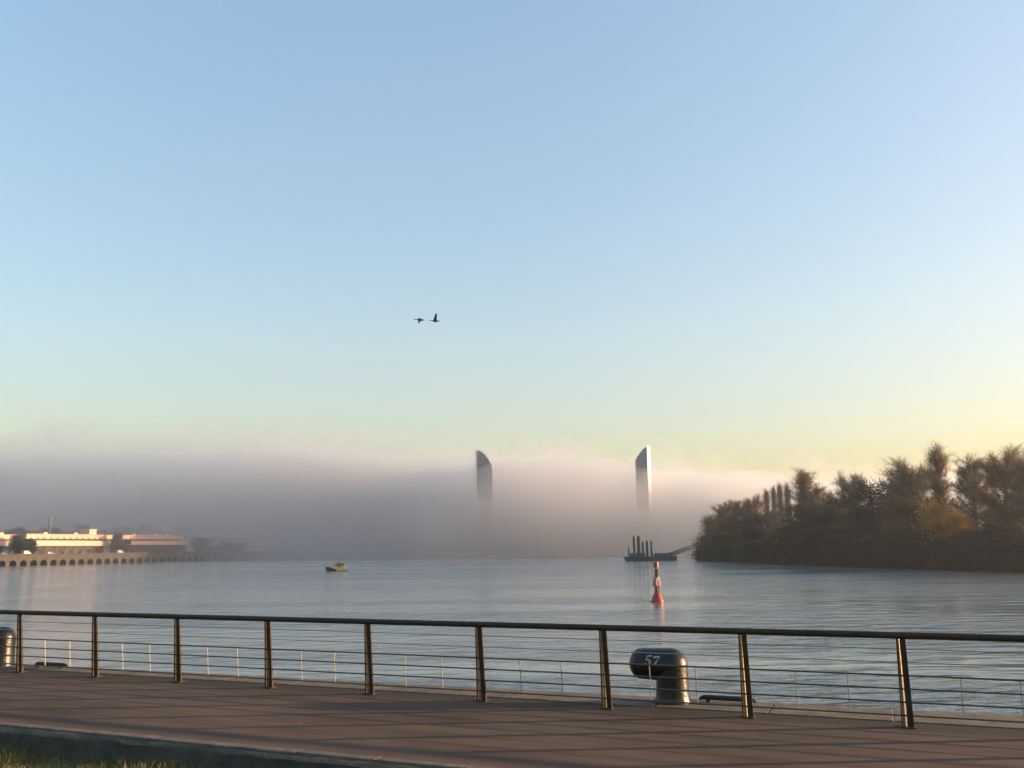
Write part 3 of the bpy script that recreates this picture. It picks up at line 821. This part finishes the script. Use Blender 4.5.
for i, (px, top, r_, y) in enumerate([(634.8, 535.5, .85, 3.4), (638.8, 535.5, .85, -5.4), (643.1, 541, .55, 5.4), (647.3, 540.3, .65, -5.4), (651.9, 540, .65, 5.6), (628.8, 546.5, .35, 5.4)]):
    zt = gz(px, top)
    root = empty('mooring_pile', (gx(px) * (PYD + y) / PYD, PYD + y, 0))
    desc = ['leftmost of the two thick tall dark piles', 'second thick tall pile, right of its twin', 'thinnest of three shorter piles, nearest the tall pair',
            'middle one of the three shorter dark piles', 'rightmost dark pile of the landing stage', 'faint thin pole at the left end of the landing stage'][i]
    tag(root, desc, 'pile', 'piles of the landing stage')
    mb = MB(); mb.lathe([(r_, -1), (r_, zt - 1)], 14); mb.build('shaft', PILE, root, smooth=True)
    mb = MB(); mb.lathe([(r_ * .75, zt - 1), (r_ * .75, zt - .4), (.1, zt)], 14); mb.build('cap', PILE, root, smooth=True)
# gangway truss
P0 = Vector((gx(668), PYD - .5, gz(668, 557.5))); P1 = Vector((gx(702), PYD + 6, gz(702, 546.5)))
gw = empty('gangway', P0); tag(gw, 'dark truss gangway sloping up from the landing stage to bank', 'gangway')
Dv = P1 - P0; side = Vector((0, 1, 0)) * 1.1; hv = Vector((0, 0, 2.0))
mb = MB(); mb.quadprism([-side, side, side + Vector((0, 0, .3)), -side + Vector((0, 0, .3))], [Dv - side, Dv + side, Dv + side + Vector((0, 0, .3)), Dv - side + Vector((0, 0, .3))]); mb.build('deck', DSTEEL, gw)
for sg in (-1, 1):
    mb = MB(); mb.tube([side * sg + hv, Dv + side * sg + hv], .24, 6); mb.tube([side * sg + hv * .5, Dv + side * sg + hv * .5], .12, 6)
    n = 14
    for k in range(n):
        a = Dv * (k / n) + side * sg; b = Dv * ((k + 1) / n) + side * sg
        mb.tube([a, a + hv], .13, 5); mb.tube([a, b + hv] if k % 2 else [a + hv, b], .13, 5)
    mb.build('truss_side', DSTEEL, gw)
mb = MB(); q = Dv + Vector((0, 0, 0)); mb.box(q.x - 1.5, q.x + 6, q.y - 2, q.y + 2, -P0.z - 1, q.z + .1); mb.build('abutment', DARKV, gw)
# lone post in front of the tip, pale board among the bushes
p = at_z(702, 562.5, 0); mb = MB(); mb.lathe([(.35, -1), (.35, 3.2), (.2, 3.4)], 10, c=(p.x, p.y, 0)); tag(mb.build('marker_post', PILE, smooth=True), 'short dark post in the water below the tip of right bank', 'post')
e = edge_at(779); hd = Vector((ray(779, 560).x, ray(779, 560).y, 0)).normalized(); pb = e - hd * 1.2; zz = at_y(779, 540, pb.y).z
root = empty('notice_board', (pb.x, pb.y, 0)); tag(root, 'small pale notice board on a pole among dark bushes', 'sign')
mb = MB(); mb.tube([(0, .1, -1), (0, .1, zz - .8)], .09, 6); mb.build('pole', PILE, root)
mb = MB(); mb.box(-.8, .8, 0, .08, zz - .9, zz + .9); mb.build('board', mat('faded_board', (.32, .32, .31), .7), root)

# ------------------------------------------------------------------ buoy
RED = mat('buoy_red', (.27, .022, .014), .45, var=.2, scale=2.5)
REDD = mat('buoy_tower_red', (.25, .035, .025), .5, var=.2, scale=4)
PALE = mat('buoy_pale', (.34, .21, .19), .5, var=.08, scale=6)
DK = mat('buoy_lantern_dark', (.03, .03, .035), .35)
pb = at_z(657.5, 602, 0)
bu = empty('channel_buoy', (pb.x, pb.y, 0)); tag(bu, 'red channel buoy with lattice tower floating on the river', 'buoy')
mb = MB(); mb.lathe([(.62, -.6), (.88, -.25), (.95, .0), (.95, .18), (.86, .35), (.62, .85), (.44, 1.25), (.36, 1.38)], 28); mb.build('float', RED, bu, smooth=True)
for k in range(4):
    a = R(45 + 90 * k); mb = MB()
    mb.tube([(.40 * math.cos(a), .40 * math.sin(a), 1.25), (.27 * math.cos(a), .27 * math.sin(a), 3.6)], .065, 8); mb.build('tower_leg', REDD, bu, smooth=True)
for z in (1.6, 2.2, 2.75):
    rr = .40 - .13 * (z - 1.25) / 2.35; mb = MB()
    P = [(rr * math.cos(R(45 + 90 * k)), rr * math.sin(R(45 + 90 * k)), z) for k in range(5)]
    for k in range(4): mb.tube([P[k], P[k + 1]], .025, 6)
    mb.build('brace', REDD, bu)
for k in range(4):
    a = R(22 + 90 * k); mb = MB()
    c, s_ = math.cos(a), math.sin(a)
    def pt(r_, w_, z): return (c * r_ - s_ * w_, s_ * r_ + c * w_, z)
    mb.quadprism([pt(.46, -.40, 2.3), pt(.46, .40, 2.3), pt(.36, .32, 3.35), pt(.36, -.32, 3.35)], [pt(.50, -.40, 2.3), pt(.50, .40, 2.3), pt(.40, .32, 3.35), pt(.40, -.32, 3.35)])
    mb.build('radar_panel', PALE, bu)
    mb = MB(); mb.quadprism([pt(.50, -.20, 2.35), pt(.50, .20, 2.35), pt(.41, .06, 3.2), pt(.41, -.06, 3.2)], [pt(.52, -.20, 2.35), pt(.52, .20, 2.35), pt(.43, .06, 3.2), pt(.43, -.06, 3.2)])
    mb.build('red_mark', REDD, bu)
mb = MB(); mb.lathe([(.42, 3.36), (.42, 3.5), (.30, 3.56)], 20); mb.build('platform', PALE, bu, smooth=True)
mb = MB(); mb.lathe([(.15, 1.3), (.15, 3.4)], 12); mb.build('battery_tube', DK, bu, smooth=True)
mb = MB(); mb.lathe([(.27, 3.56), (.27, 4.75)], 16); mb.build('lantern_body', DK, bu, smooth=True)
for k in range(4):
    a = R(45 + 90 * k); mb = MB(); mb.tube([(.33 * math.cos(a), .33 * math.sin(a), 3.5), (.31 * math.cos(a), .31 * math.sin(a), 4.85)], .035, 6); mb.build('cage_bar', PALE, bu)
mb = MB(); mb.lathe([(.35, 4.85), (.36, 4.9), (.37, 5.65), (.33, 5.72)], 20); mb.build('topmark', RED, bu, smooth=True)

# ------------------------------------------------------------------ boat
pb = at_z(337, 571, 0)
bo = empty('motor_boat', (pb.x, pb.y, 0), R(2)); tag(bo, 'small motor boat with dark bow and sunlit cabin on the open river', 'boat')
HULLD = mat('boat_dark_hull', (.035, .032, .03), .5, var=.2, scale=2); TAN = mat('boat_tan', (.62, .42, .19), .55, var=.1, scale=2); CAN = mat('boat_canopy', (.20, .145, .08), .7)
def loft(mb, secs):
    n = len(secs[0]); vs = [p for s_ in secs for p in s_]; fs = []
    for i in range(len(secs) - 1):
        for k in range(n - 1): fs.append((i * n + k, i * n + k + 1, (i + 1) * n + k + 1, (i + 1) * n + k))
        fs.append((i * n + n - 1, i * n, (i + 1) * n, (i + 1) * n + n - 1))
    fs.append(tuple(range(n))[::-1]); e = (len(secs) - 1) * n; fs.append(tuple(range(e, e + n))); mb.add(vs, fs)
mb = MB(); secs = []
for x, wv, kz, dz in [(-4.2, .35, .35, 1.6), (-3.6, .9, .05, 1.55), (-2.6, 1.2, -.2, 1.4), (-1.6, 1.35, -.3, 1.2), (-1.3, 1.35, -.3, .75), (.5, 1.4, -.3, .7), (3.6, 1.35, -.25, .8)]:
    secs.append([(x, -wv, dz), (x, -wv * .8, kz + .3), (x, 0, kz), (x, wv * .8, kz + .3), (x, wv, dz)])
loft(mb, secs); mb.build('hull', [HULLD], bo, smooth=False)
mb = MB(); mb.box(.0, 3.5, -1.42, 1.42, .15, 1.25); mb.build('stern_panel', TAN, bo, bevel=.05)
mb = MB(); mb.quadprism([(-.5, -1.1, 1.25), (-.1, -1.0, 2.0), (2.6, -1.0, 2.0), (3.2, -1.1, 1.25)], [(-.5, 1.1, 1.25), (-.1, 1.0, 2.0), (2.6, 1.0, 2.0), (3.2, 1.1, 1.25)]); mb.build('cabin', TAN, bo, bevel=.1)
mb = MB(); P = [(-.9, 1.7), (-.6, 2.3), (0, 2.75), (.8, 3.0), (1.7, 2.95), (2.5, 2.6), (3.1, 2.05)]
mb.quadprism([(x, -1.2, z) for x, z in P], [(x, 1.2, z) for x, z in P]); mb.build('canopy', CAN, bo)
mb = MB(); mb.box(.5, 1.3, -1.12, 1.12, 1.4, 1.95); mb.build('window', GLASS, bo)
mb = MB(); mb.tube([(-4.1, 0, 1.5), (-4.1, 0, 2.3)], .04, 6); mb.build('bow_post', HULLD, bo)

# ------------------------------------------------------------------ geese
FEATH = mat('goose_plumage', (.03, .03, .032), .8, var=.3, scale=8)
def bird(px, py, wing_up, label):
    p = at_y(px, py, 66)
    mb = MB()
    # body along -x (flying left): neck out in front
    spine = [(-.44, .05, .012), (-.40, .052, .03), (-.36, .05, .034), (-.30, .042, .024), (-.20, .03, .026), (-.12, .015, .045), (-.03, 0, .085), (.08, -.005, .10), (.19, 0, .085), (.29, .012, .05), (.38, .02, .028), (.42, .022, .006)]
    mb.tube([(x, 0, z) for x, z, r_ in spine], [r_ for x, z, r_ in spine], 12)
    for sg in (-1, 1):
        secs = []
        n = 7
        for i in range(n):
            f = i / (n - 1)
            y = sg * (.05 + .30 * f); c = .20 * (1 - f) ** .6 + .05
            if wing_up: z = .03 + .52 * f ** .9; x = .02 + .10 * f
            else: z = .05 + .17 * math.sin(f * math.pi * .55) - .42 * f * f; x = -.0 - .04 * f
            th = .03 * (1 - f) + .006
            secs.append([(x - c * .5, y - .0, z), (x, y + th * sg * .5, z + th), (x + c * .6, y, z), (x, y - th * sg * .5, z - th * .4)])
        loft(mb, secs)
    o = mb.build('flying_goose', FEATH, loc=p, rotz=R(8)); 
    o.scale = (.98,) * 3
    tag(o, label, 'bird', 'geese flying over the river')
bird(419.5, 320, False, 'flying goose in front with its wings beating down')
bird(434.5, 321, True, 'flying goose behind with its wings raised high')

# ------------------------------------------------------------------ fog bank and haze
def lumps(X, Y, seed, amp, wl):
    r_ = np.random.default_rng(seed); Z = np.zeros_like(X)
    for o_ in range(6):
        for k in range(5):
            a = r_.uniform(0, 6.28); l = wl / (1.9 ** o_) * r_.uniform(.7, 1.3); ph = r_.uniform(0, 6.28)
            Z += amp / (1.7 ** o_) / 2.3 * np.sin((X * math.cos(a) + Y * math.sin(a)) / l * 6.28 + ph)
    return Z
def fog(name, y0, wd, h0, h1, ydeep, dens, seed, amp, col, yleft=0.0, x0=-1200, x1=1300, y1=2000, label=''):
    nx, ny = 330, 110
    gx_ = np.linspace(x0, x1, nx); gy_ = y0 - 60 + (y1 - y0 + 60) * np.linspace(0, 1, ny) ** 2
    X, Y = np.meshgrid(gx_, gy_)
    fr = y0 + lumps(X, Y * 0, seed + 5, 4, 220) + yleft * np.clip((-X - 60) / 200, 0, 1)
    t = np.clip((Y - fr) / wd, 0, 1); prof = np.sqrt(np.clip(1 - (1 - t) ** 2, 0, 1))
    hh = h0 + (h1 - h0) * np.clip((Y - y0) / (ydeep - y0), 0, 1)
    hh = hh * (1 + .17 * np.clip((-X - 60) / 160, 0, 1) - .27 * np.clip((X - 40) / 220, 0, 1))
    Z = prof * (hh + lumps(X, Y, seed, amp, 150))
    # end caps fall to the water on every side
    ex = np.clip((X - x0) / 120, 0, 1) * np.clip((x1 - X) / 120, 0, 1) * np.clip((y1 - Y) / 120, 0, 1)
    Z = np.maximum(Z * np.sqrt(ex), .0) - .2
    top = np.stack([X.ravel(), Y.ravel(), Z.ravel()], 1); bot = top.copy(); bot[:, 2] = -.4
    n = nx * ny
    ii = np.arange((ny - 1) * nx).reshape(ny - 1, nx)[:, :-1].ravel()
    ft = np.stack([ii, ii + 1, ii + nx + 1, ii + nx], 1); fb = ft[:, ::-1] + n
    rim = list(range(nx)) + [r_ * nx + nx - 1 for r_ in range(1, ny)] + [(ny - 1) * nx + c for c in range(nx - 2, -1, -1)] + [r_ * nx for r_ in range(ny - 2, 0, -1)]
    rim = np.array(rim); rn = np.roll(rim, -1)
    fsd = np.stack([rim, rim + n, rn + n, rn], 1)
    o = npmesh(name, np.concatenate([top, bot]), np.concatenate([ft, fb, fsd]), [volmat(name, col, dens, .78)], smooth=False)
    tag(o, label, 'fog', kind='stuff')
    return o
FC = (.935, .92, .915)
fog('fog_veil', 570, 200, 45, 116, 900, .0017, 3, 11, FC, -40, label='thin veil of mist drifting before the fog bank')
fog('fog_shelf', 590, 220, 58, 108, 880, .0028, 77, 9, FC, 50, label='soft upper shelf of mist above the main fog bank')
fog('fog_bank', 600, 160, 54, 88, 860, .0045, 21, 5, FC, 70, label='thick grey pink fog bank lying across the river')
fog('fog_shoulder', 620, 90, 70, 90, 900, .018, 61, 6, FC, 190, label='middle layer of the fog bank veiling the bridge pylons')
fog('fog_core', 625, 140, 46, 72, 900, .026, 44, 5, FC, 190, label='dense heart of the fog bank hiding the bridge deck')
mb = MB(); mb.box(-2600, 2600, -2600, 2600, -3.0, 150)
hz = mb.build('haze', volmat('haze', (.80, .85, .92), .00013, .4)); tag(hz, 'thin morning haze over the whole river', 'haze', kind='stuff')
